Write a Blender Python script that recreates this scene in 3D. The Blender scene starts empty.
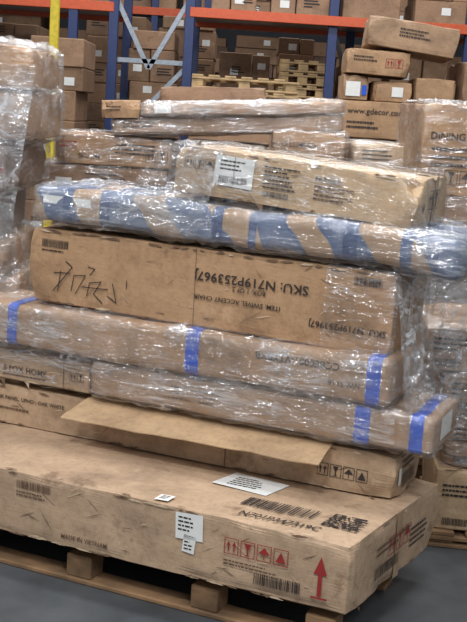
import bpy, math, random
from mathutils import Vector, Matrix, noise
random.seed(7)
scene=bpy.context.scene
scene.view_settings.view_transform='Standard'
YAW=-0.41
O=Vector((.415,3.211,0))
ER=Vector((math.cos(YAW),math.sin(YAW),0)); G=Vector((-math.sin(YAW),math.cos(YAW),0))
def S(s,d,z): return O+ER*s+G*d+Vector((0,0,z))
def lin(c): return tuple([ (x/255/12.92 if x/255<=.04045 else ((x/255+.055)/1.055)**2.4) for x in c]+[1])
# ---------------- materials ----------------
def newmat(name):
    m=bpy.data.materials.new(name); m.use_nodes=True; nt=m.node_tree; nt.nodes.clear()
    out=nt.nodes.new('ShaderNodeOutputMaterial'); return m,nt,out
def N(nt,t,**kw):
    n=nt.nodes.new(t)
    for k,v in kw.items():
        if k.startswith('i_'): n.inputs[k[2:].replace('_',' ')].default_value=v
        else: setattr(n,k,v)
    return n
def ramp(nt,stops):
    r=nt.nodes.new('ShaderNodeValToRGB'); e=r.color_ramp.elements
    while len(e)<len(stops): e.new(.5)
    for i,(p,c) in enumerate(stops): e[i].position=p; e[i].color=c
    return r
def mixc(nt,a,b,f,mode='MIX'):
    m=nt.nodes.new('ShaderNodeMix'); m.data_type='RGBA'; m.blend_type=mode
    for idx,v in ((0,f),(6,a),(7,b)):
        if hasattr(v,'links'): nt.links.new(v,m.inputs[idx])
        else: m.inputs[idx].default_value=v
    return m.outputs[2]
def math_(nt,op,a,b=None,c=None):
    m=nt.nodes.new('ShaderNodeMath'); m.operation=op
    for i,v in enumerate((a,b,c)):
        if v is None: continue
        if hasattr(v,'links'): nt.links.new(v,m.inputs[i])
        else: m.inputs[i].default_value=v
    return m.outputs[0]
def cardboard(name,col,dark=.66,rough=.72,island=False,seed=0.0,stain=.6):
    m,nt,out=newmat(name)
    b=N(nt,'ShaderNodeBsdfPrincipled'); b.inputs['Roughness'].default_value=rough
    tc=N(nt,'ShaderNodeTexCoord'); mp=N(nt,'ShaderNodeMapping'); mp.inputs['Location'].default_value=(seed,seed*1.7,seed*.6)
    nt.links.new(tc.outputs['Object'],mp.inputs[0])
    n1=N(nt,'ShaderNodeTexNoise',i_Scale=3.6,i_Detail=7.0,i_Roughness=.65,i_Distortion=.4); nt.links.new(mp.outputs[0],n1.inputs[0])
    n2=N(nt,'ShaderNodeTexNoise',i_Scale=42.0,i_Detail=5.0,i_Roughness=.7); nt.links.new(mp.outputs[0],n2.inputs[0])
    mp2=N(nt,'ShaderNodeMapping'); mp2.inputs['Scale'].default_value=(4,4,46); nt.links.new(mp.outputs[0],mp2.inputs[0])
    n3=N(nt,'ShaderNodeTexNoise',i_Scale=2.5,i_Detail=3.0); nt.links.new(mp2.outputs[0],n3.inputs[0])
    c=lin(col); cd=tuple([c[0]*dark,c[1]*dark*.98,c[2]*dark*.97,1]); cl=tuple([min(1,x*1.2) for x in c[:3]]+[1])
    r1=ramp(nt,[(.3,cd),(.5,c),(.72,cl)]); nt.links.new(n1.outputs[0],r1.inputs[0])
    r2=ramp(nt,[(.32,(.74,.72,.70,1)),(.52,(1,1,1,1))]); nt.links.new(n2.outputs[0],r2.inputs[0])
    r3=ramp(nt,[(.35,(.90,.89,.88,1)),(.55,(1,1,1,1))]); nt.links.new(n3.outputs[0],r3.inputs[0])
    o=mixc(nt,r1.outputs[0],r2.outputs[0],.7,'MULTIPLY'); o=mixc(nt,o,r3.outputs[0],.7,'MULTIPLY')
    n4=N(nt,'ShaderNodeTexNoise',i_Scale=6.5,i_Detail=8.0,i_Roughness=.75); n4.noise_dimensions='4D'; n4.inputs['W'].default_value=seed+3
    nt.links.new(mp.outputs[0],n4.inputs[0])
    r4=ramp(nt,[(.34,(.42,.36,.31,1)),(.44,(1,1,1,1))]); nt.links.new(n4.outputs[0],r4.inputs[0])
    o=mixc(nt,o,r4.outputs[0],stain,'MULTIPLY')
    n5=N(nt,'ShaderNodeTexNoise',i_Scale=4.0,i_Detail=9.0,i_Roughness=.8); n5.noise_dimensions='4D'; n5.inputs['W'].default_value=seed+9
    nt.links.new(mp.outputs[0],n5.inputs[0])
    r6=ramp(nt,[(.58,(0,0,0,1)),(.65,(1,1,1,1))]); nt.links.new(n5.outputs[0],r6.inputs[0])
    f=math_(nt,'MULTIPLY',r6.outputs[0],.5)
    o=mixc(nt,o,tuple([min(1,x*1.3+.05) for x in c[:3]]+[1]),f)
    if island:
        g=N(nt,'ShaderNodeNewGeometry')
        r5=ramp(nt,[(0,(.45,.45,.5,1)),(.35,(1.0,.95,.9,1)),(.6,(.7,.66,.62,1)),(1,(1.15,1.1,1.1,1))]); nt.links.new(g.outputs['Random Per Island'],r5.inputs[0])
        o=mixc(nt,o,r5.outputs[0],1.0,'MULTIPLY')
    nt.links.new(o,b.inputs['Base Color'])
    bp=N(nt,'ShaderNodeBump',i_Strength=.6,i_Distance=.014); nt.links.new(n1.outputs[0],bp.inputs['Height']); nt.links.new(bp.outputs[0],b.inputs['Normal'])
    nt.links.new(b.outputs[0],out.inputs[0]); return m
def plain(name,col,rough=.6,metal=0.,nscale=30,var=.25):
    m,nt,out=newmat(name); b=N(nt,'ShaderNodeBsdfPrincipled'); b.inputs['Roughness'].default_value=rough; b.inputs['Metallic'].default_value=metal
    tc=N(nt,'ShaderNodeTexCoord'); n=N(nt,'ShaderNodeTexNoise',i_Scale=float(nscale),i_Detail=4.0); nt.links.new(tc.outputs['Object'],n.inputs[0])
    c=lin(col); r=ramp(nt,[(.3,tuple([x*(1-var) for x in c[:3]]+[1])),(.6,c)]); nt.links.new(n.outputs[0],r.inputs[0])
    nt.links.new(r.outputs[0],b.inputs['Base Color']); nt.links.new(b.outputs[0],out.inputs[0]); return m
def plastic(name,haze=.05,streak=.5,scl=(2.2,5,13),rot=(.25,.35,.1),gloss=.08,rough=.11,bump=1.0):
    m,nt,out=newmat(name)
    tc=N(nt,'ShaderNodeTexCoord'); masks=[]; hs=[]
    for k,(sc,ro,w) in enumerate(((scl,rot,.015),((scl[0]*2.4,scl[1]*2.2,scl[2]*2.0),(rot[0]+.5,-rot[1]-.5,.3),.011))):
        mp=N(nt,'ShaderNodeMapping'); mp.inputs['Scale'].default_value=sc; mp.inputs['Rotation'].default_value=ro
        nt.links.new(tc.outputs['Object'],mp.inputs[0])
        n=N(nt,'ShaderNodeTexNoise',i_Scale=1.0,i_Detail=3.5,i_Roughness=.6,i_Distortion=.6); nt.links.new(mp.outputs[0],n.inputs[0])
        ab=math_(nt,'ABSOLUTE',math_(nt,'SUBTRACT',n.outputs[0],.5))
        r=ramp(nt,[(0,(1,1,1,1)),(w*.5,(.5,.5,.5,1)),(w*2.2,(0,0,0,1))]); nt.links.new(ab,r.inputs[0]); masks.append(r.outputs[0]); hs.append(ab)
    n2=N(nt,'ShaderNodeTexNoise',i_Scale=5.5,i_Detail=5.0); nt.links.new(tc.outputs['Object'],n2.inputs[0])
    r2=ramp(nt,[(.44,(0,0,0,1)),(.66,(1,1,1,1))]); nt.links.new(n2.outputs[0],r2.inputs[0])
    st=math_(nt,'MAXIMUM',masks[0],math_(nt,'MULTIPLY',masks[1],.7))
    st=math_(nt,'MULTIPLY',st,math_(nt,'MULTIPLY_ADD',r2.outputs[0],.88,.12))
    fac=math_(nt,'ADD',math_(nt,'MULTIPLY',st,streak),math_(nt,'MULTIPLY_ADD',r2.outputs[0],haze*1.5,haze*.4))
    hh=math_(nt,'ADD',hs[0],math_(nt,'MULTIPLY',hs[1],.6))
    bp=N(nt,'ShaderNodeBump',i_Strength=bump,i_Distance=.035); nt.links.new(hh,bp.inputs['Height'])
    tr=N(nt,'ShaderNodeBsdfTransparent'); tr.inputs[0].default_value=(.97,.975,.98,1)
    gl=N(nt,'ShaderNodeBsdfGlossy'); gl.inputs['Roughness'].default_value=rough; gl.inputs['Color'].default_value=(1,1,1,1)
    df=N(nt,'ShaderNodeBsdfDiffuse'); df.inputs[0].default_value=(.80,.81,.83,1)
    nt.links.new(bp.outputs[0],gl.inputs['Normal'])
    m1=N(nt,'ShaderNodeMixShader'); nt.links.new(fac,m1.inputs[0]); nt.links.new(tr.outputs[0],m1.inputs[1]); nt.links.new(df.outputs[0],m1.inputs[2])
    lw=N(nt,'ShaderNodeLayerWeight'); lw.inputs[0].default_value=.3
    f2=math_(nt,'MULTIPLY_ADD',lw.outputs['Facing'],.12,gloss)
    f2=math_(nt,'MULTIPLY_ADD',st,.35,f2)
    m2=N(nt,'ShaderNodeMixShader'); nt.links.new(f2,m2.inputs[0]); nt.links.new(m1.outputs[0],m2.inputs[1]); nt.links.new(gl.outputs[0],m2.inputs[2])
    nt.links.new(m2.outputs[0],out.inputs[0]); return m
def paddedmat(name):
    m,nt,out=newmat(name); b=N(nt,'ShaderNodeBsdfPrincipled'); b.inputs['Roughness'].default_value=.45
    tc=N(nt,'ShaderNodeTexCoord'); mp=N(nt,'ShaderNodeMapping'); mp.inputs['Rotation'].default_value=(0,.55,0); nt.links.new(tc.outputs['Object'],mp.inputs[0])
    wv=N(nt,'ShaderNodeTexWave',i_Scale=1.25,i_Distortion=2.2,i_Detail=2.0); wv.inputs['Detail Scale'].default_value=2.5; nt.links.new(mp.outputs[0],wv.inputs[0])
    r=ramp(nt,[(.40,lin((158,130,102))),(.46,lin((128,118,112))),(.50,lin((76,92,124))),(.9,lin((98,110,134)))]); nt.links.new(wv.outputs[1],r.inputs[0])
    nt.links.new(r.outputs[0],b.inputs['Base Color']); nt.links.new(b.outputs[0],out.inputs[0]); return m
M={}
M['c1']=cardboard('cardboard_tan',(174,147,120),seed=1,stain=.75)
M['c2']=cardboard('cardboard_light',(176,148,119),seed=4,stain=.5)
M['c3']=cardboard('cardboard_ochre',(170,135,101),seed=8,stain=.5)
M['c4']=cardboard('cardboard_gold',(188,160,126),seed=12,stain=.55)
M['c5']=cardboard('cardboard_brown',(140,110,86),seed=17,stain=.5)
M['c6']=cardboard('cardboard_kraft',(162,131,102),seed=21,stain=.4)
M['c7']=cardboard('cardboard_flap',(186,155,120),seed=25,stain=.2)
M['cg']=cardboard('cardboard_grey',(128,114,104),seed=30,stain=.4)
M['ci']=cardboard('cardboard_mixed',(150,120,93),island=True,seed=33)
M['ink']=plain('black_ink',(44,36,34),.7); M['ink2']=plain('faded_ink',(96,72,55),.7)
M['scuff']=plain('scuffed_cardboard',(118,92,72),.9); M['torn']=plain('torn_cardboard_liner',(202,178,148),.9)
M['red']=plain('red_ink',(150,40,38),.7)
M['lab']=plain('white_label_paper',(222,222,218),.5,var=.08)
M['tape']=plain('brown_packing_tape',(170,142,112),.22,var=.15,nscale=12)
M['blue']=plain('blue_tape',(28,84,196),.35,var=.3,nscale=14)
M['gband']=plain('grey_blue_band',(70,88,124),.35,var=.35,nscale=14)
M['seam']=plain('dark_seam',(70,52,38),.9)
M['wood']=plain('pallet_wood',(142,110,78),.85,nscale=7,var=.6)
M['wood2']=plain('pallet_wood_pale',(196,164,120),.8,nscale=9,var=.45)
M['wrap']=plastic('stretch_wrap',.012,.45,gloss=.06)
M['wrap2']=plastic('stretch_wrap_hazy',.05,.6,(2.8,5,16),gloss=.085)
M['wrap3']=plastic('stretch_wrap_layered',.12,.7,(3,6,19),gloss=.11)
M['film']=plastic('stretch_wrap_film',.05,.6,(3.5,3.5,6),(.6,.9,.4),gloss=.09)
M['pad']=paddedmat('padded_foam_blue_grey')
M['rblue']=plain('rack_blue_paint',(32,50,98),.45,var=.2)
M['rorg']=plain('rack_orange_paint',(200,84,42),.45,var=.15)
M['rgrey']=plain('galvanised_steel',(150,158,168),.4,.3)
M['yel']=plain('yellow_paint',(220,195,50),.5)
# ---------------- mesh helpers ----------------
def mesh_obj(name,verts,faces,mat,parent=None,smooth=False,mats=None):
    me=bpy.data.meshes.new(name); me.from_pydata([tuple(v) for v in verts],[],faces); me.update()
    ob=bpy.data.objects.new(name,me); scene.collection.objects.link(ob)
    if mat: me.materials.append(mat)
    if smooth:
        for p in me.polygons: p.use_smooth=True
    if parent: ob.parent=parent
    return ob
_tc={}
def text_polys(body):
    if body in _tc: return _tc[body]
    cu=bpy.data.curves.new('t','FONT'); cu.body=body; cu.size=1; cu.resolution_u=2; cu.offset=.012
    ob=bpy.data.objects.new('t',cu); scene.collection.objects.link(ob)
    bpy.context.view_layer.update()
    me=bpy.data.meshes.new_from_object(ob.evaluated_get(bpy.context.evaluated_depsgraph_get()))
    vs=[(v.co.x,v.co.y) for v in me.vertices]; fs=[tuple(p.vertices) for p in me.polygons]
    bpy.data.objects.remove(ob); bpy.data.meshes.remove(me)
    _tc[body]=(vs,fs); return _tc[body]
class Box:
    def __init__(self,name,L,W,H,mat,loc,yaw=YAW,tilt=0.,amp=.006,seed=None,cuts=12,skew=0.,crush=.02,bevel=.006,rx=0.):
        self.L,self.W,self.H=L,W,H; self.skew=skew; self.amp=amp
        self.root=bpy.data.objects.new(name,None); self.root.empty_display_size=.1; scene.collection.objects.link(self.root)
        self.root.location=loc; self.root.rotation_euler=(rx,tilt,yaw)
        self.seed=seed if seed is not None else random.random()*50
        self.buf={}
        import bmesh
        bm=bmesh.new(); bmesh.ops.create_cube(bm,size=1); bmesh.ops.subdivide_edges(bm,edges=bm.edges[:],cuts=cuts,use_grid_fill=True)
        sd=Vector((self.seed,self.seed*2,self.seed*.5))
        for v in bm.verts:
            c=v.co.copy(); p=Vector(((c.x+.5)*L,(c.y+.5)*W,(c.z+.5)*H))
            d=Vector((0,0,0))
            n=(noise.noise(p*5+sd)+.6)*.6+.25*noise.noise(p*16+sd); n=max(0,min(1,n))
            for ax in range(3):
                if abs(abs(c[ax])-.5)<1e-4:
                    if ax==2 and c[ax]<0: continue
                    d[ax]-=math.copysign(1,c[ax])*amp*n
            dx=min(p.x,L-p.x);dy=min(p.y,W-p.y);dz=min(p.z,H-p.z)
            cr=math.exp(-((dx+dy+dz)/.06)**2)*crush*(.4+noise.noise(sd+Vector((round(c.x+.5)*3.3,round(c.y+.5)*5.1,round(c.z+.5)*7.7))))
            srt=sorted((dx,dy,dz)); er_=srt[0]+srt[1]
            cr+=math.exp(-(er_/.02)**2)*crush*.5*max(0,noise.noise(p*9+sd*1.3)+.1)
            if cr>0:
                ctr=Vector((L/2,W/2,H/2)); q=(ctr-p); q=Vector((math.copysign(1,q.x) if dx<.06 else 0,math.copysign(1,q.y) if dy<.06 else 0,math.copysign(1,q.z) if q.z<0 and dz<.06 else 0)); d+=q*cr
            v.co=p+d; v.co.x+=skew*p.y
        me=bpy.data.meshes.new('carton'); bm.to_mesh(me); bm.free(); me.materials.append(mat)
        ob=bpy.data.objects.new('carton',me); scene.collection.objects.link(ob); ob.parent=self.root
        if bevel:
            b=ob.modifiers.new('bev','BEVEL'); b.width=bevel; b.segments=2; b.limit_method='ANGLE'; b.angle_limit=.9
        self.body=ob
    def map(self,face,u,v,o=.002):
        L,W,H=self.L,self.W,self.H
        if face=='front': p=Vector((u,-o,v))
        elif face=='right': p=Vector((L+o,u,v))
        elif face=='left': p=Vector((-o,W-u,v))
        else: p=Vector((u,v,H+o))
        p.x+=self.skew*p.y; return p
    def add(self,mat,face,vs,fs,o=.002):
        b=self.buf.setdefault(mat,([],[])); n=len(b[0])
        b[0].extend([self.map(face,u,v,o) for u,v in vs]); b[1].extend([tuple(i+n for i in f) for f in fs])
    def quad(self,mat,face,u,v,w,h,o=.002,rot=0):
        c,s=math.cos(rot),math.sin(rot); cx,cy=u+w/2,v+h/2
        vs=[(cx+a*c-b*s,cy+a*s+b*c) for a,b in ((-w/2,-h/2),(w/2,-h/2),(w/2,h/2),(-w/2,h/2))]
        self.add(mat,face,vs,[(0,1,2,3)],o)
    def text(self,mat,face,body,u,v,size,rot=0,o=.0026,width=None):
        vs,fs=text_polys(body); w0=max(x for x,y in vs); k=size
        sx=(width/w0) if width else k
        c,s=math.cos(rot),math.sin(rot)
        self.add(mat,face,[(u+x*sx*c-y*k*s,v+x*sx*s+y*k*c) for x,y in vs],fs,o)
    def barcode(self,mat,face,u,v,w,h,vert=False,o=.0026,rng=None):
        rng=random.Random(int(u*1000+v*777+w*99)); x=0
        T=h if vert else w
        while x<T-.002:
            t=rng.choice([.0012,.002,.003])*max(1,T/.12)
            if vert: self.quad(mat,face,u,v+x,w,min(t,T-x),o)
            else: self.quad(mat,face,u+x,v,min(t,T-x),h,o)
            x+=t+rng.choice([.0014,.002,.003])*max(1,T/.12)
    def qr(self,mat,face,u,v,w,n=15,o=.0026):
        rng=random.Random(int(u*1000+v*500)); k=w/n
        for i in range(n):
            for j in range(n):
                cor=(i<4 and j<4) or (i<4 and j>n-5) or (i>n-5 and j<4)
                if (cor and (i%(n-1)==0 or j%(n-1)==0 or i in(3,n-4) or j in(3,n-4))) or (not cor and rng.random()<.5):
                    self.quad(mat,face,u+i*k,v+j*k,k*1.02,k*1.02,o)
    def frame(self,mat,face,u,v,w,h,t=.002,o=.0026):
        self.quad(mat,face,u,v,w,t,o);self.quad(mat,face,u,v+h-t,w,t,o);self.quad(mat,face,u,v,t,h,o);self.quad(mat,face,u+w-t,v,t,h,o)
    def arrow(self,mat,face,u,v,w,h,o=.0026):
        self.add(mat,face,[(u+w*.35,v),(u+w*.65,v),(u+w*.65,v+h*.55),(u+w,v+h*.55),(u+w/2,v+h),(u,v+h*.55),(u+w*.35,v+h*.55)],[(0,1,2,3,4,5,6)],o)
    def icons(self,mat,face,u,v,k,n=4,down=False):
        for i in range(n):
            self.frame(mat,face,u+i*k*1.15,v,k,k*1.1,k*.05)
            x=u+i*k*1.15
            if i%4==0:
                self.arrow(mat,face,x+k*.15,v+k*.2,k*.3,k*.7); self.arrow(mat,face,x+k*.55,v+k*.2,k*.3,k*.7)
            elif i%4==1:
                self.add(mat,face,[(x+k*.25,v+k*.95),(x+k*.75,v+k*.95),(x+k*.55,v+k*.5),(x+k*.55,v+k*.2),(x+k*.7,v+k*.12),(x+k*.3,v+k*.12),(x+k*.45,v+k*.2),(x+k*.45,v+k*.5)],[(7,6,5,4,3,2,1,0)],.0026)
            elif i%4==2:
                self.add(mat,face,[(x+k*.1,v+k*.5),(x+k*.5,v+k*.95),(x+k*.9,v+k*.5)],[(0,2,1)],.0026); self.quad(mat,face,x+k*.47,v+k*.15,k*.06,k*.4)
            else:
                self.add(mat,face,[(x+k*.15,v+k*.2),(x+k*.85,v+k*.2),(x+k*.5,v+k*.9)],[(0,1,2)],.0026)
    def lines(self,mat,face,u,v,w,n,step,rot=0):
        rng=random.Random(int(u*997+v*313))
        for i in range(n):
            x=0; ww=w*rng.uniform(.6,1)
            while x<ww:
                t=rng.uniform(.006,.02); self.quad(mat,face,u+x,v-i*step,min(t,ww-x),step*.42,.0026); x+=t+.003
    def label(self,face,u,v,w,h,rot=0):
        self.quad('lab',face,u,v,w,h,.0018,rot)
    def scuffs(self,face,n=12,seed=1,o=.0012):
        rng=random.Random(seed); LU={'front':self.L,'top':self.L,'right':self.W,'left':self.W}[face]; LV={'front':self.H,'right':self.H,'left':self.H,'top':self.W}[face]
        for i in range(n):
            mat=rng.choice(['scuff','scuff','torn']); edge=rng.random()<.55
            u=rng.uniform(.02,LU-.1); v=rng.choice([.004,LV-.012]) if edge else rng.uniform(.02,LV-.03)
            l=rng.uniform(.015,.07); a=rng.uniform(-.12,.12) if edge else rng.uniform(-.9,.9)
            m=rng.randint(4,7); up=[];dn=[]
            for j in range(m+1):
                t=j/m; w=(.001+.005*math.sin(math.pi*t)*rng.uniform(.2,1))*(1.2 if edge else .5)
                x=u+l*t; y=v+l*t*math.tan(a)+rng.uniform(-.001,.001)
                up.append((min(max(x,.001),LU-.001),min(y+w,LV-.001))); dn.append((min(max(x,.001),LU-.001),max(y-w*.6,.001)))
            vs=dn+up; fs=[(j,j+1,m+2+j,m+1+j) for j in range(m)]
            self.add(mat,face,vs,fs,o)
    def done(self):
        nm={'ink':'printing','ink2':'faded_printing','red':'red_printing','lab':'label','tape':'packing_tape','seam':'flap_seam','blue':'blue_tape','scuff':'scuff_marks','torn':'torn_patches'}
        for k,(vs,fs) in self.buf.items(): mesh_obj(nm.get(k,k),vs,fs,M[k],self.root)
        return self
    def wrap(self,off=.006,amp=.004,ridge=.006,mat='wrap',x0=None,x1=None,seed=3.):
        v,f=bundle(self.L,self.W,self.H,.02,off,amp,ridge,seed,x0,x1,self.skew)
        mesh_obj('plastic_wrap',v,f,M[mat],self.root,True)
def rr(W,H,R,m=7,kc=4):
    pts=[]
    R=min(R,W/2.01,H/2.01)
    for (cy,cz,a0) in ((R,R,math.pi),(W-R,R,1.5*math.pi),(W-R,H-R,0),(R,H-R,.5*math.pi)):
        for i in range(kc+1):
            a=a0+i/kc*math.pi/2; pts.append((cy+R*math.cos(a),cz+R*math.sin(a),math.cos(a),math.sin(a)))
    out=[]; n=len(pts)
    for i in range(n):
        p=pts[i];q=pts[(i+1)%n]; out.append(p); dd=math.hypot(p[0]-q[0],p[1]-q[1])
        k=max(0,int(dd/.014)-1)
        for j in range(1,k+1):
            t=j/(k+1); out.append(tuple(p[x]*(1-t)+q[x]*t for x in range(4)))
    return out
def bundle(L,W,H,R=.03,off=0.,amp=.004,ridge=0.,seed=1.,x0=None,x1=None,skew=0.,step=.014,droop=0.):
    caps=x0 is None; x0=0 if caps else x0; x1=L if x1 is None else x1
    prof=rr(W,H,R); n=len(prof); xs=[]
    k=max(2,int((x1-x0)/step)); xs=[x0+(x1-x0)*i/k for i in range(k+1)]
    if caps: xs=[x0-off,x0+R*.12]+xs[1:-1]+[x1-R*.12,x1+off]; xs=sorted(xs)
    sd=Vector((seed,seed*3.1,seed*1.7)); V=[];F=[]
    for x in xs:
        t=min(x,L-x)+0; sh=0
        if t<R: tt=max(t,0); sh=(R-math.sqrt(max(0,R*R-(R-tt)**2)))*.8
        for (y,z,ny,nz) in prof:
            P=Vector((x,y,z))
            d=off+amp*noise.noise(Vector((x*3,y*6,z*6))+sd)*1.5+amp*.6*noise.noise(Vector((x*11,y*14,z*14))+sd)-sh
            if ridge:
                q=Vector((x*4+z*9,y*20-x*3,z*24-x*5))+sd; r=1-abs(noise.noise(q)); r2=1-abs(noise.noise(q*2.1+Vector((x*5,0,0))))
                d+=ridge*(r**7*1.0+r2**6*.6)
            yy=y+ny*d; zz=z+nz*d
            dz=-droop*max(0,(x-L+.25)/.25)**2
            V.append((x+skew*yy,yy,zz+dz))
    for i in range(len(xs)-1):
        for j in range(n):
            a=i*n+j;b=i*n+(j+1)%n; F.append((a,a+n,b+n,b))
    if caps:
        for i,fl in ((0,0),(len(xs)-1,1)):
            c=len(V); V.append((xs[i]+(skew*W/2),W/2,H/2-(droop if fl else 0)))
            for j in range(n):
                a=i*n+j;b=i*n+(j+1)%n; F.append((a,b,c) if not fl else (b,a,c))
    return V,F
class Bundle(Box):
    def __init__(self,name,L,W,H,mat,loc,yaw=YAW,tilt=0.,R=.03,amp=.006,seed=5.,wrapmat='wrap2',ridge=.008,rx=0.,droop=0.):
        self.L,self.W,self.H=L,W,H; self.skew=0; self.buf={}; self.R=R; self.amp=amp; self.seed=seed; self.droop=droop
        self.root=bpy.data.objects.new(name,None); scene.collection.objects.link(self.root); self.root.location=loc; self.root.rotation_euler=(rx,tilt,yaw)
        v,f=bundle(L,W,H,R,0,amp,0,seed,droop=droop); mesh_obj('padded_body',v,f,M[mat],self.root,True)
        if wrapmat:
            v,f=bundle(L,W,H,R,.008,amp,ridge,seed,droop=droop); mesh_obj('plastic_wrap',v,f,M[wrapmat],self.root,True)
    def band(self,x0,x1,mat='blue',off=.003):
        v,f=bundle(self.L,self.W,self.H,self.R,off,self.amp,0,self.seed,x0,x1,step=.01,droop=self.droop); mesh_obj('tape_band',v,f,M[mat],self.root,True)
def film(name,parent,A,B,C,D,nu=40,nv=50,amp=.02,sag=.0,seed=1.,mat='film'):
    V=[];F=[]; sd=Vector((seed,seed*2,seed*3)); nrm=(B-A).cross(D-A).normalized()
    inv=parent.matrix_world.inverted() if parent else Matrix()
    for j in range(nv+1):
        for i in range(nu+1):
            u=i/nu;v=j/nv; P=(A*(1-u)+B*u)*(1-v)+(D*(1-u)+C*u)*v
            e=math.sin(math.pi*u)*math.sin(math.pi*v)
            q=Vector((u*6+v*3,v*2-u*2,0))+sd; r=(1-abs(noise.noise(q)))**5+.5*(1-abs(noise.noise(q*2.4)))**5
            P=P+nrm*(amp*r*(.4+e)+sag*e)
            V.append(inv@P)
    for j in range(nv):
        for i in range(nu):
            a=j*(nu+1)+i; F.append((a,a+1,a+nu+2,a+nu+1))
    return mesh_obj(name,V,F,M[mat],parent,True)
def boxes_mesh(name,lst,mat,loc=(0,0,0),yaw=0.,mats=None,parent=None,bev=.004):
    V=[];F=[];MI=[]
    for it in lst:
        x0,x1,y0,y1,z0,z1=it[:6]; n=len(V)
        V+= [(x0,y0,z0),(x1,y0,z0),(x1,y1,z0),(x0,y1,z0),(x0,y0,z1),(x1,y0,z1),(x1,y1,z1),(x0,y1,z1)]
        F+= [tuple(n+i for i in f) for f in ((0,3,2,1),(4,5,6,7),(0,1,5,4),(1,2,6,5),(2,3,7,6),(3,0,4,7))]
    ob=mesh_obj(name,V,F,mat,parent)
    ob.location=loc; ob.rotation_euler=(0,0,yaw)
    if bev:
        b=ob.modifiers.new('b','BEVEL'); b.width=bev; b.segments=1
    return ob
# ---------------- floor / walls ----------------
fm,nt,out=newmat('polished_concrete'); b=N(nt,'ShaderNodeBsdfPrincipled'); b.inputs['Roughness'].default_value=.45
tc=N(nt,'ShaderNodeTexCoord'); n=N(nt,'ShaderNodeTexNoise',i_Scale=1.5,i_Detail=8.0,i_Roughness=.65); nt.links.new(tc.outputs['Object'],n.inputs[0])
r=ramp(nt,[(.3,lin((48,51,54))),(.7,lin((88,91,94)))]); nt.links.new(n.outputs[0],r.inputs[0]); nt.links.new(r.outputs[0],b.inputs['Base Color']); nt.links.new(b.outputs[0],out.inputs[0])
mesh_obj('floor',[(-12,-4,0),(12,-4,0),(12,22,0),(-12,22,0)],[(0,1,2,3)],fm)
wm=plain('wall_paint',(50,50,54),.8,nscale=2)
mesh_obj('wall_back',[(-12,22,0),(12,22,0),(12,22,8),(-12,22,8)],[(0,1,2,3)],wm)
# ---------------- pallets ----------------
def pallet_list(L,W,z=0,h=.14,bs=None,inset=0.):
    l=[]
    for k in (0,W/2-.05,W-.1): l.append((0,L,k,k+.1,z,z+.018))
    bs=bs or [0,L/2-.06,L-.12]
    for x in bs:
        for k in (0,W/2-.05,W-.1): l.append((x,x+.1,k+(.01 if k==0 else 0),k+.1,z+.018,z+h-.04))
    for k in (inset,W/2-.05,W-.1): l.append((0,L,k,k+.1,z+h-.04,z+h-.02))
    x=0
    while x<L-.08: l.append((x,x+.1,inset,W,z+h-.02,z+h)); x+=.145
    return l
boxes_mesh('wooden_pallet',pallet_list(1.95,1.15,0,.139,[0.,.42,.93,1.42,1.83],.06),M['wood'],S(-1.98,.03,0),YAW)
# ---------------- main stack ----------------
B1=Box('cardboard_box',2.0,.80,.235,M['c1'],S(-2.0,0,.14),amp=.010,seed=2,skew=.11,crush=.035,cuts=22)
B1.barcode('ink2','front',.76,.175,.14,.03); B1.lines('ink2','front',.76,.16,.14,2,.012)
B1.label('front',1.39,.13,.10,.09,.05); B1.lines('ink','front',1.40,.2,.07,4,.014); B1.label('front',1.42,.085,.045,.06,-.1); B1.lines('ink','front',1.425,.12,.03,3,.012)
B1.label('top',1.29,.02,.05,.055,.1); B1.lines('ink','top',1.30,.06,.035,3,.012)
B1.icons('red','front',1.57,.115,.05,4)
B1.lines('ink2','front',1.57,.09,.19,2,.012); B1.barcode('ink','front',1.68,.035,.16,.038)
B1.arrow('red','front',1.88,.045,.045,.13); B1.quad('red','front',1.875,.035,.055,.006)
B1.lines('ink2','right',.2,.15,.3,2,.02); B1.icons('red','right',.3,.10,.06,3); B1.barcode('ink','right',.2,.05,.2,.04); B1.lines('ink','right',.5,.13,.2,4,.02)
B1.label('top',1.36,.27,.22,.15,-.1); B1.lines('ink','top',1.40,.38,.13,5,.02)
B1.text('ink','top','N701P347319C',1.58,.05,.05,0,width=.28); B1.barcode('ink','top',1.54,.14,.26,.08); B1.qr('ink','top',1.84,.11,.12)
B1.quad('tape','right',.36,0,.05,.235); B1.quad('tape','front',.60,0,.05,.235,.0012)
B1.text('ink2','front','MADE IN VIETNAM',.95,.03,.022); B1.label('front',.36,.1,.06,.04,.04)
B1.scuffs('front',80,1); B1.scuffs('top',40,2); B1.scuffs('right',16,3)
B1.done()
B2=Box('cardboard_box',1.95,.33,.160,M['c2'],S(-1.95,.46,.377),amp=.007,seed=6,crush=.025,cuts=18)
B2.text('ink','front','BUNK PANEL, UPHO - OAK WHITE',.26,.10,.022); B2.lines('ink2','front',.28,.06,.2,1,.02)
B2.text('ink','front','MEAS : 102.5 X 82 X 12.5 CM',1.31,.095,.020); B2.icons('ink','front',1.66,.045,.042,4)
B2.barcode('ink','right',.07,.03,.16,.05); B2.lines('ink','right',.07,.12,.2,2,.02); B2.label('right',.02,.05,.03,.06)
B2.quad('seam','front',1.30,.0,.003,.155); B2.scuffs('front',40,5); B2.scuffs('right',10,6); B2.done()
fl=bpy.data.objects.new('cardboard_sheet',None); scene.collection.objects.link(fl); fl.location=S(-1.24,.46,.547); fl.rotation_euler=(0,0,YAW)
V=[];F=[];nu=50;nv=10
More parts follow.
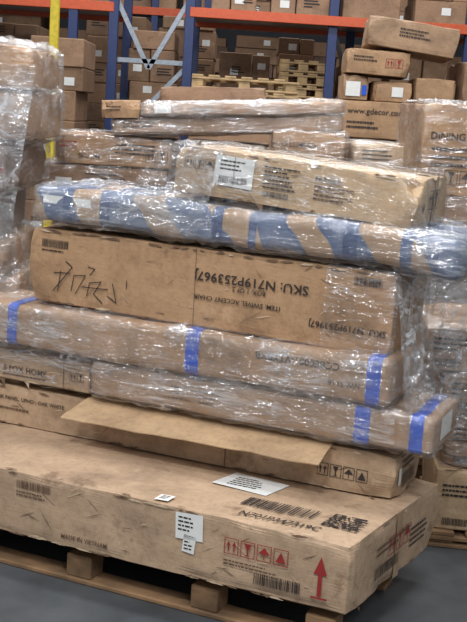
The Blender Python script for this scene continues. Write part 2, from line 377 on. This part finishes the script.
for t in (0,1):
    for j in range(nv+1):
        for i in range(nu+1):
            u=i/nu;v=j/nv
            y=.03-.17*v; z=-(.056-.012*u)*v**1.2-.004*t+.007*noise.noise(Vector((u*5,v*3,1)))*v
            V.append((u*1.0-(.035*v)*(1-u),y+.008*noise.noise(Vector((u*14,3,1)))*v,z))
n=(nu+1)*(nv+1)
for t in (0,1):
    for j in range(nv):
        for i in range(nu):
            a=t*n+j*(nu+1)+i; f=(a,a+nu+1,a+nu+2,a+1); F.append(f if t==0 else f[::-1])
for i in range(nu):
    a=nv*(nu+1)+i; F.append((a,a+n,a+n+1,a+1))
mesh_obj('flap',V,F,M['c7'],fl)
B3=Box('cardboard_box',.70,.36,.125,M['c2'],S(-1.93,.45,.562),amp=.004,seed=9)
B3.text('ink','front','S FOX HOME',.30,.035,.035); B3.lines('ink','front',.3,.02,.3,1,.012); B3.quad('seam','front',.58,0,.003,.125); B3.icons('ink','front',.61,.04,.03,2)
B3.scuffs('front',10,7); B3.done(); B3.wrap(mat='wrap')
W3=Bundle('plastic_wrapped_package',1.33,.36,.126,'c6',S(-1.21,.42,.572),R=.016,seed=4,ridge=.008)
W3.band(1.055,1.11); W3.band(1.25,1.295); W3.label('right',.1,.03,.16,.08); W3.label('front',.98,.02,.06,.04); W3.lines('ink2','front',.3,.08,.3,3,.02); W3.done()
W2=Bundle('plastic_wrapped_package',1.93,.34,.165,'c3',S(-1.97,.40,.714),R=.028,seed=7,ridge=.010)
W2.band(.385,.43); W2.band(1.165,1.22); W2.band(1.85,1.90)
W2.text('ink','front','SKU: CCBE0001-VTYBXB',1.84,.13,.036,math.pi,o=.006,width=.40); W2.text('ink','front','NW: 53 LB',1.83,.07,.025,math.pi,o=.006)
W2.lines('ink2','front',.1,.09,.25,3,.02); W2.done()
B4=Box('cardboard_box',1.47,.42,.290,M['c3'],S(-1.53,.45,.898),tilt=.015,amp=.010,seed=13,crush=.018,cuts=20)
B4.text('ink','front','SKU: N719P253967J',1.16,.205,.046,math.pi,width=.44,o=.004)
B4.text('ink','front','BOX: 1 OF 2',1.0,.165,.024,math.pi); B4.text('ink','front','ITEM: SWIVEL ACCENT CHAIR',1.06,.12,.024,math.pi,width=.34)
B4.text('ink','front','SKU: N719P253967J',1.45,.09,.033,math.pi,width=.28)
B4.barcode('ink','front',.06,.215,.12,.03); B4.lines('ink','front',.06,.2,.12,1,.012); B4.barcode('ink','front',1.32,.235,.1,.03)
def stroke(B,face,pts,t=.004,mat='ink'):
    for a,b in zip(pts,pts[1:]):
        d=Vector((b[0]-a[0],b[1]-a[1])); 
        if d.length<1e-6: continue
        nn=Vector((-d.y,d.x)).normalized()*t/2; d=d.normalized()*t*.3
        B.add(mat,face,[(a[0]-d.x-nn.x,a[1]-d.y-nn.y),(b[0]+d.x-nn.x,b[1]+d.y-nn.y),(b[0]+d.x+nn.x,b[1]+d.y+nn.y),(a[0]-d.x+nn.x,a[1]-d.y+nn.y)],[(0,1,2,3)],.0028)
for pts in ([(.14,.05),(.15,.13)],[(.12,.12),(.19,.125)],[(.2,.06),(.21,.12),(.26,.125),(.22,.05)],[(.27,.05),(.28,.1),(.33,.11),(.3,.06),(.34,.03)],[(.25,.08),(.36,.085)],[(.38,.11),(.40,.04),(.36,.06)],[(.44,.13),(.44,.1)],[(.12,.05),(.2,.15),(.17,.17)],[(.28,.13),(.3,.155),(.27,.16)]): stroke(B4,'front',pts,.0035,'ink')
B4.quad('seam','right',.208,0,.004,.292); B4.quad('tape','right',.185,0,.05,.292,.0015); B4.quad('tape','top',0,.185,1.47,.05)
B4.scuffs('front',60,8); B4.scuffs('top',10,9); B4.quad('seam','front',.72,.0,.0015,.292,.0012,.02)
B4.done(); B4.wrap(mat='wrap',off=.007,x0=1.22,x1=1.478,ridge=.008)
W1=Bundle('plastic_wrapped_bundle',1.65,.42,.132,'pad',S(-1.50,.42,1.214),tilt=.018,R=.035,amp=.010,seed=11,ridge=.012,wrapmat='wrap2',droop=.025)
for a,b in ((.14,.18),(.30,.34),(.76,.80),(.9,.93),(1.25,1.30),(1.45,1.49),(1.56,1.58)): W1.band(a,b,'gband',.002)
W1.label('front',.05,.07,.22,.03); W1.done()
B6=Box('cardboard_box',.93,.42,.172,M['c4'],S(-.945,.46,1.374),tilt=.06,amp=.011,seed=19,crush=.04,cuts=20,bevel=.007)
B6.label('front',.18,.045,.15,.105,-.03); B6.lines('ink','front',.20,.13,.1,3,.014); B6.barcode('ink','front',.2,.055,.11,.025,o=.0034)
B6.quad('ink2','front',.255,.05,.002,.1,.003)
B6.icons('ink','front',.06,.09,.035,3); B6.lines('ink','front',.37,.13,.14,6,.014); B6.barcode('ink','front',.37,.03,.1,.02); B6.text('ink','front','FRAGILE',.56,.11,.025); B6.lines('ink2','front',.56,.09,.16,4,.014)
B6.icons('ink','right',.12,.06,.06,2); B6.text('ink','right','4',.05,.05,.05)
B6.quad('tape','top',0,.185,.93,.05); B6.quad('seam','right',.208,0,.003,.172); B6.quad('tape','right',.19,0,.04,.172,.0012)
B6.scuffs('front',34,10); B6.scuffs('right',10,11); B6.scuffs('top',20,12)
B6.done(); B6.wrap(off=.006,mat='wrap',ridge=.006)
bpy.context.view_layer.update()
film('wrap_drape',B4.root,S(-.06,.43,1.20),S(.10,.80,1.17),S(.16,.80,.60),S(.05,.38,.62),amp=.03,seed=2)
film('wrap_drape',W1.root,S(.10,.42,1.30),S(.22,.95,1.28),S(.2,.95,1.0),S(-.02,.42,1.10),amp=.03,seed=5)
film('wrap_sheet',W2.root,S(-1.95,.375,.87),S(-.02,.38,.89),S(0,.375,.60),S(-1.95,.385,.69),nu=110,nv=30,amp=.012,seed=8,mat='wrap')
film('wrap_drape',B6.root,S(-.96,.43,1.55),S(-.70,.435,1.555),S(-.80,.405,1.22),S(-1.15,.405,1.24),amp=.015,seed=15,mat='film')
# ---------------- left stack ----------------
rj=random.Random(5)
def CB(name,x0,x1,y0,y1,z0,z1,mat,yaw=None,wrap=None,**kw):
    yaw=rj.uniform(-.035,.035) if yaw is None else yaw
    kw.setdefault('amp',.009); kw.setdefault('crush',.03)
    return Box(name,x1-x0,y1-y0,z1-z0,M[mat],Vector((x0,y0,z0)),yaw=yaw,**kw)
boxes_mesh('wooden_pallet',pallet_list(1.2,1.0),M['wood'],(-2.1,4.4,0),0)
zz=[.14,.42,.60,.765,.93,1.08,1.30,1.50,1.70,1.875]
rx=[-.92,-.96,-.93,-.90,-.94,-1.0,-.95,-.87,-.86]
ms=['c6','c5','c6','c3','c6','cg','c5','c6','c3']
for i in range(9):
    B=CB('cardboard_box',-2.0+.02*(i%3),rx[i],4.42+.015*(i%2),5.28,zz[i]+.001,zz[i+1],ms[i],amp=.012,crush=.05)
    if i==8: B.text('ink','front','KR HOME',.62,.09,.07)
    if i in (3,4): B.lines('ink','front',.8,.1,.2,3,.02)
    if i==6: B.quad('red','front',.5,.1,.55,.012,rot=-.1)
    if i==7: B.quad('blue','front',.7,.02,.3,.006,rot=.3)
    B.scuffs('front',16,i+20)
    B.done(); B.wrap(off=.010,amp=.018,ridge=.016,mat='wrap3' if i in (5,) else 'wrap2',seed=i*2.)
bpy.context.view_layer.update()
film('wrap_drape',B.root,Vector((-1.7,4.38,1.72)),Vector((-.83,4.38,1.80)),Vector((-.92,4.37,1.05)),Vector((-1.7,4.37,1.0)),nu=60,nv=60,amp=.03,seed=12)
film('wrap_drape',B.root,Vector((-1.7,4.36,1.35)),Vector((-.90,4.36,1.25)),Vector((-.85,4.36,.70)),Vector((-1.7,4.36,.6)),nu=60,nv=60,amp=.03,seed=14)
# ---------------- rear middle stack ----------------
boxes_mesh('wooden_pallet',pallet_list(1.5,.9),M['wood'],(-.95,5.42,0),0)
z=.14
for (h,m,x0,x1) in ((.36,'c6',-.93,.5),(.36,'c5',-.95,.5),(.34,'c6',-.9,.5)):
    CB('cardboard_box',x0,x1,5.45,6.3,z+.001,z+h,m,yaw=0).done(); z+=h
B=CB('cardboard_box',-1.02,-.36,5.45,6.2,1.201,1.37,'c5'); B.lines('ink','front',.25,.12,.2,2,.02); B.icons('ink','front',.5,.04,.05,2); B.label('front',.1,.04,.08,.06); B.done(); B.wrap(mat='wrap')
B=CB('cardboard_box',-.93,-.34,5.44,6.2,1.372,1.52,'c3'); B.lines('red','front',.03,.1,.1,2,.02); B.text('ink','front','SKU 24B',.12,.03,.03); B.lines('ink','front',.3,.1,.2,3,.02); B.icons('ink','front',.45,.03,.05,2); B.done(); B.wrap(mat='wrap')
B=CB('cardboard_box',-.30,.12,5.5,6.2,1.201,1.52,'c6').done()
B=CB('cardboard_box',.13,.50,5.42,6.1,1.201,1.47,'c6').done()
B=CB('cardboard_box',.13,.50,5.40,6.1,1.472,1.60,'c3'); B.text('ink','front','O LUMISOL',.05,.05,.035); B.done(); B.wrap(mat='wrap')
P1=Bundle('plastic_wrapped_package',1.12,.42,.075,'c6',Vector((-.64,5.40,1.528)),yaw=.03,tilt=-.075,R=.012,seed=21,wrapmat='wrap2')
P1.lines('ink','front',.05,.05,.2,2,.02); P1.done()
P2=Bundle('plastic_wrapped_package',.98,.38,.055,'c3',Vector((-.50,5.36,1.625)),yaw=.06,tilt=-.07,R=.012,seed=23,wrapmat='wrap3'); P2.label('front',.06,.01,.08,.045); P2.done()
B=CB('cardboard_box',-.70,-.50,5.36,5.8,1.601,1.69,'c3',tilt=-.06,yaw=.1); B.lines('ink','front',.03,.05,.1,2,.015); B.done()
B=CB('cardboard_box',-.46,.1,5.78,6.15,1.69,1.78,'c5',tilt=-.05).done()
boxes_mesh('cardboard_box_stack',[(.54,.86,5.5,6.1,0.,.5),(.54,.86,5.5,6.1,.5,.98),(.53,.86,5.5,6.1,.98,1.42)],M['ci'])
B=CB('cardboard_box',.53,.85,5.45,6.1,1.422,1.56,'c4'); B.lines('ink','front',.05,.1,.15,3,.02); B.done(); B.wrap(mat='wrap2')
# ---------------- right stack ----------------
boxes_mesh('wooden_pallet',pallet_list(1.2,1.0),M['wood'],(.86,4.95,0),0)
for (z0,z1,x0,m,t) in ((.141,.5,.90,'c6',None),(.501,.80,.90,'c5',None),(.801,.98,.88,'cg',1),(.981,1.355,.90,'c5',2),(1.357,1.77,.79,'c3',3)):
    B=CB('cardboard_box',x0,1.55,5.0,5.7,z0,z1,m)
    if t==3:
        B.text('ink','front','DINING CHAIR',.04,.25,.045); B.lines('ink','front',.05,.2,.3,3,.035); B.icons('ink','front',.05,.05,.06,3); B.quad('tape','top',0,.3,.76,.05)
    if t==2: B.lines('ink','front',.05,.25,.2,5,.03); B.label('front',.1,.05,.1,.1)
    B.scuffs('front',14,int(z0*100)); B.done(); B.wrap(mat='wrap' if t==3 else 'wrap2',ridge=.010)
boxes_mesh('wooden_pallet',pallet_list(.9,.7,0,.07),M['wood'],(.84,4.2,0),-.1)
for (z0,z1,x0,m) in ((.071,.33,.84,'c4'),(.332,.55,.86,'c6'),(.552,.72,.84,'c3'),(.722,.90,.75,'c6')):
    B=CB('cardboard_box',x0,1.6,4.22,4.85,z0,z1,m,yaw=-.1); B.lines('ink','front',.04,(z1-z0)*.7,.15,3,.02); B.barcode('ink','front',.05,.02,.1,.03)
    B.scuffs('front',10,int(z0*100)+3); B.done()
    if z0>.3: B.wrap(mat='wrap',ridge=.010)
# ---------------- far right stack ----------------
boxes_mesh('cardboard_box_stack',[(.40,1.0,7.05,7.7,0,.55),(.40,1.0,7.05,7.7,.55,1.1),(.40,1.0,7.05,7.7,1.1,1.565),(1.03,1.6,7.05,7.7,0,.6),(1.03,1.6,7.05,7.7,.6,1.2),(1.03,1.6,7.05,7.7,1.2,1.79)],M['ci'])
B=CB('cardboard_box',.39,1.02,7.0,7.6,1.567,1.80,'c3',yaw=0); B.text('ink','front','www.gdecor.com',.24,.15,.05); B.lines('ink','front',.24,.09,.25,2,.03); B.done()
B=CB('cardboard_box',.59,.76,7.02,7.5,1.802,1.96,'c6',yaw=0); B.label('front',.02,.02,.09,.09); B.quad('blue','front',.12,.03,.03,.06); B.done()
B=CB('cardboard_box',.78,1.03,7.03,7.5,1.802,1.93,'c3',yaw=0); B.label('front',.12,.03,.07,.06); B.done()
B=CB('cardboard_box',1.04,1.30,7.0,7.6,1.792,1.96,'c3').done()
B=CB('cardboard_box',1.33,1.62,7.0,7.6,1.792,2.08,'c5').done()
B=CB('cardboard_box',.59,1.00,7.0,7.5,1.965,2.12,'c3',tilt=.03); B.lines('ink','front',.05,.1,.15,2,.02); B.icons('red','front',.25,.05,.05,2); B.done()
B=CB('cardboard_box',.70,1.27,6.98,7.6,2.145,2.33,'c6',tilt=.11,yaw=-.05); B.lines('ink','front',.2,.12,.2,3,.02); B.done()
# ---------------- racks ----------------
def rack(name,loc,parts_b,parts_o,parts_g,braces):
    e=bpy.data.objects.new(name,None); scene.collection.objects.link(e); e.location=loc
    boxes_mesh('uprights',parts_b,M['rblue'],parent=e); boxes_mesh('beams',parts_o,M['rorg'],parent=e)
    if parts_g: boxes_mesh('decking',parts_g,M['rgrey'],parent=e)
    V=[];F=[]
    for (a,b) in braces:
        a=Vector(a);b=Vector(b);d=(b-a).normalized(); s=d.cross(Vector((0,1,0))).normalized()*.022; t=Vector((0,.02,0)); n=len(V)
        for P in (a,b):
            V+= [P-s-t,P+s-t,P+s+t,P-s+t]
        F+=[(n,n+1,n+5,n+4),(n+1,n+2,n+6,n+5),(n+2,n+3,n+7,n+6),(n+3,n,n+4,n+7)]
    if braces: mesh_obj('braces',V,F,M['rgrey'],e)
    return e
br=[((-1.33,10.95,2.72),(-.98,10.95,2.05)),((-.98,10.95,2.05),(-.6,10.95,2.75)),((-1.33,10.95,2.12),(-.6,10.95,2.12)),((-1.33,10.95,1.3),(-.6,10.95,2.1)),((-1.33,10.95,.4),(-.6,10.95,1.2)),((-1.33,10.95,2.9),(-.6,10.95,3.7))]
br+= [((.8,11.0,2.5),(1.1,12.0,2.0)),((.8,11.0,1.7),(1.1,12.0,2.2)),((2.1,11.0,2.7),(1.9,12.0,2.1))]
def post(x,y,h=5): return (x-.045,x+.045,y-.04,y+.04,0,h)
rack('pallet_rack',(0,0,0),[post(-1.33,10.9),post(-.6,10.9),post(-1.72,10.9),post(-3.9,10.9),post(.78,10.95),post(1.05,12.05),post(2.1,10.95),post(2.35,12.05),post(-1.33,12.1),post(-.6,12.1),post(3.4,10.95)],
 [(-3.9,-1.33,10.85,10.9,2.56,2.65),(-.6,3.4,10.85,10.9,2.56,2.65),(-.6,3.4,12.05,12.1,2.56,2.65),(-3.9,-1.33,12.05,12.1,2.56,2.65),(-3.9,3.4,10.85,10.9,3.9,4.0)],
 [(-3.9,-1.33,10.9,12.05,2.61,2.64),(-.6,3.4,10.9,12.05,2.61,2.64)],br)
rack('pallet_rack',(.3,4.2,0),[post(x,10.9) for x in (-4,-1.6,-.9,1.4,3.8)],[(-4,3.8,10.85,10.9,2.9,3.0),(-4,3.8,10.85,10.9,1.6,1.7)],[(-4,3.8,10.9,12.,1.66,1.7),(-4,3.8,10.9,12.,2.96,3.0)],[])
rng=random.Random(3)
def column_stack(x0,x1,y,zb,top,dy=.8):
    l=[];z=zb
    while z<top-.1:
        h=min(rng.uniform(.14,.36),top-z); x=x0+rng.uniform(0,.06)
        if rng.random()<.5 and x1-x0>.4:
            m=(x0+x1)/2+rng.uniform(-.08,.08); l+=[(x,m-.01,y+rng.uniform(0,.06),y+dy,z,z+h),(m,x1-rng.uniform(0,.05),y+rng.uniform(0,.06),y+dy,z,z+h*rng.uniform(.95,1))]
        else: l.append((x,x1-rng.uniform(0,.06),y+rng.uniform(0,.05),y+dy,z,z+h))
        z+=h+.001
    e=bpy.data.objects.new('cardboard_box_stack',None); scene.collection.objects.link(e)
    boxes_mesh('cartons',l,M['ci'],bev=.008,parent=e)
    for k,mat in (('lab','shipping_labels'),('ink','printing')):
        V=[];F=[]
        for b in l:
            w_,h_=b[1]-b[0],b[5]-b[4]
            if rng.random()<.5 or h_<.12: continue
            u=b[0]+w_*rng.uniform(.1,.5); v=b[4]+h_*rng.uniform(.2,.5)
            for q in range(1 if k=='lab' else 3):
                n=len(V); a,c=(.09,.07) if k=='lab' else (rng.uniform(.08,.16),.014)
                if u+a>b[1]-.02: continue
                vv=v+q*.028; V+=[(u,b[2]-.003,vv),(u+a,b[2]-.003,vv),(u+a,b[2]-.003,vv+c),(u,b[2]-.003,vv+c)]; F.append((n,n+1,n+2,n+3))
        if V: mesh_obj(mat,V,F,M[k],e)
x=-3.8
while x<3.2:
    w=rng.uniform(.5,.9)
    if not (-1.5<x+w and x<-.5): column_stack(x,x+w,11.0,2.641,2.641+rng.uniform(.6,1.1))
    x+=w+.08
for (x0,x1,y,t) in ((-2.6,-2.05,9.6,2.1),(-1.95,-1.45,9.8,2.3),(-1.25,-.72,11.5,2.45),(-.7,-.45,11.3,1.95),(-3.0,-2.3,12.4,2.5),(-1.9,-1.2,12.9,2.7),(-1.1,-.4,13.2,2.75),(-.35,.25,12.6,2.35),(.9,1.35,11.2,2.35),(1.4,2.0,11.3,2.5),(.27,.75,12.6,2.55),(2.2,3.,11.4,2.3)):
    column_stack(x0,x1,y,0,t)
x=-4
while x<4:
    w=rng.uniform(.6,1.0); column_stack(x+.3,x+.3+w,15.3,1.701,1.701+rng.uniform(.8,1.15)); column_stack(x+.3,x+.3+w,15.3,3.001,3.+rng.uniform(.7,1.3)); column_stack(x+.3,x+.3+w,15.3,0,1.4); x+=w+.06
def pallet_stack(x,y,z,n,w=.85,mat='wood2'):
    l=[]
    for i in range(n): l+=pallet_list(w,.8,z+i*.125,.12)
    boxes_mesh('wooden_pallet_stack',l,M[mat],(x,y,0),0)
boxes_mesh('cardboard_box_stack',[(-.5,.42,9.9,10.7,0,.6),(-.48,.42,9.9,10.7,.6,1.2),(-.5,.42,9.9,10.7,1.2,1.745)],M['ci'])
pallet_stack(-.5,9.9,1.75,2,.95)
pallet_stack(.30,11.3,0,18,.5,'wood2')
boxes_mesh('yellow_column_guard',[(-.03,.03,0,.06,0,2.7),(-.10,.07,-.01,0,2.40,2.62)],M['yel'],(-1.40,8.0,0))
# ---------------- light ----------------
w=bpy.data.worlds.new('World'); scene.world=w; w.use_nodes=True
w.node_tree.nodes['Background'].inputs[0].default_value=(.88,.94,1,1); w.node_tree.nodes['Background'].inputs[1].default_value=.42
def area(name,loc,tgt,sx,sy,e,col=(.98,.985,1)):
    l=bpy.data.lights.new(name,'AREA'); l.shape='RECTANGLE'; l.size=sx; l.size_y=sy; l.energy=e; l.color=col
    o=bpy.data.objects.new(name,l); scene.collection.objects.link(o); o.location=loc
    o.rotation_euler=(Vector(tgt)-Vector(loc)).to_track_quat('-Z','Y').to_euler(); return o
area('ceiling_light_front',(-1.0,.6,5.0),(0,3.8,.8),1.2,.4,150)
area('added_glint_strip',(1.2,-1.5,5.0),(0,3.8,.8),.3,1.6,125)  # unseen strip lamp behind the camera, added for sharp glints on the wrap
area('ceiling_light_mid',(.6,4.2,5.5),(.4,4.3,0),.5,3,155)
area('ceiling_light_far',(0,8.2,6),(0,9.5,1),4,.6,200)
area('ceiling_light_rear',(0,13,6.5),(0,14,1),6,.6,150)
area('ceiling_light_left',(-3,3,5.0),(-.8,4.6,1.2),1,.5,75)
# ---------------- camera ----------------
cam=bpy.data.cameras.new('camera'); co=bpy.data.objects.new('camera',cam); scene.collection.objects.link(co)
p,r=.175,.065
Fv=Vector((0,math.cos(p),-math.sin(p)));R0=Vector((1,0,0));U0=Vector((0,math.sin(p),math.cos(p)))
Rv=R0*math.cos(r)+U0*math.sin(r);Uv=-R0*math.sin(r)+U0*math.cos(r)
mw=Matrix((Rv,Uv,-Fv)).transposed().to_4x4(); mw.translation=Vector((0,0,1.65)); co.matrix_world=mw
cam.sensor_fit='VERTICAL'; cam.sensor_height=24; cam.sensor_width=18; cam.lens=1100/622*24; cam.clip_start=.05
scene.camera=co
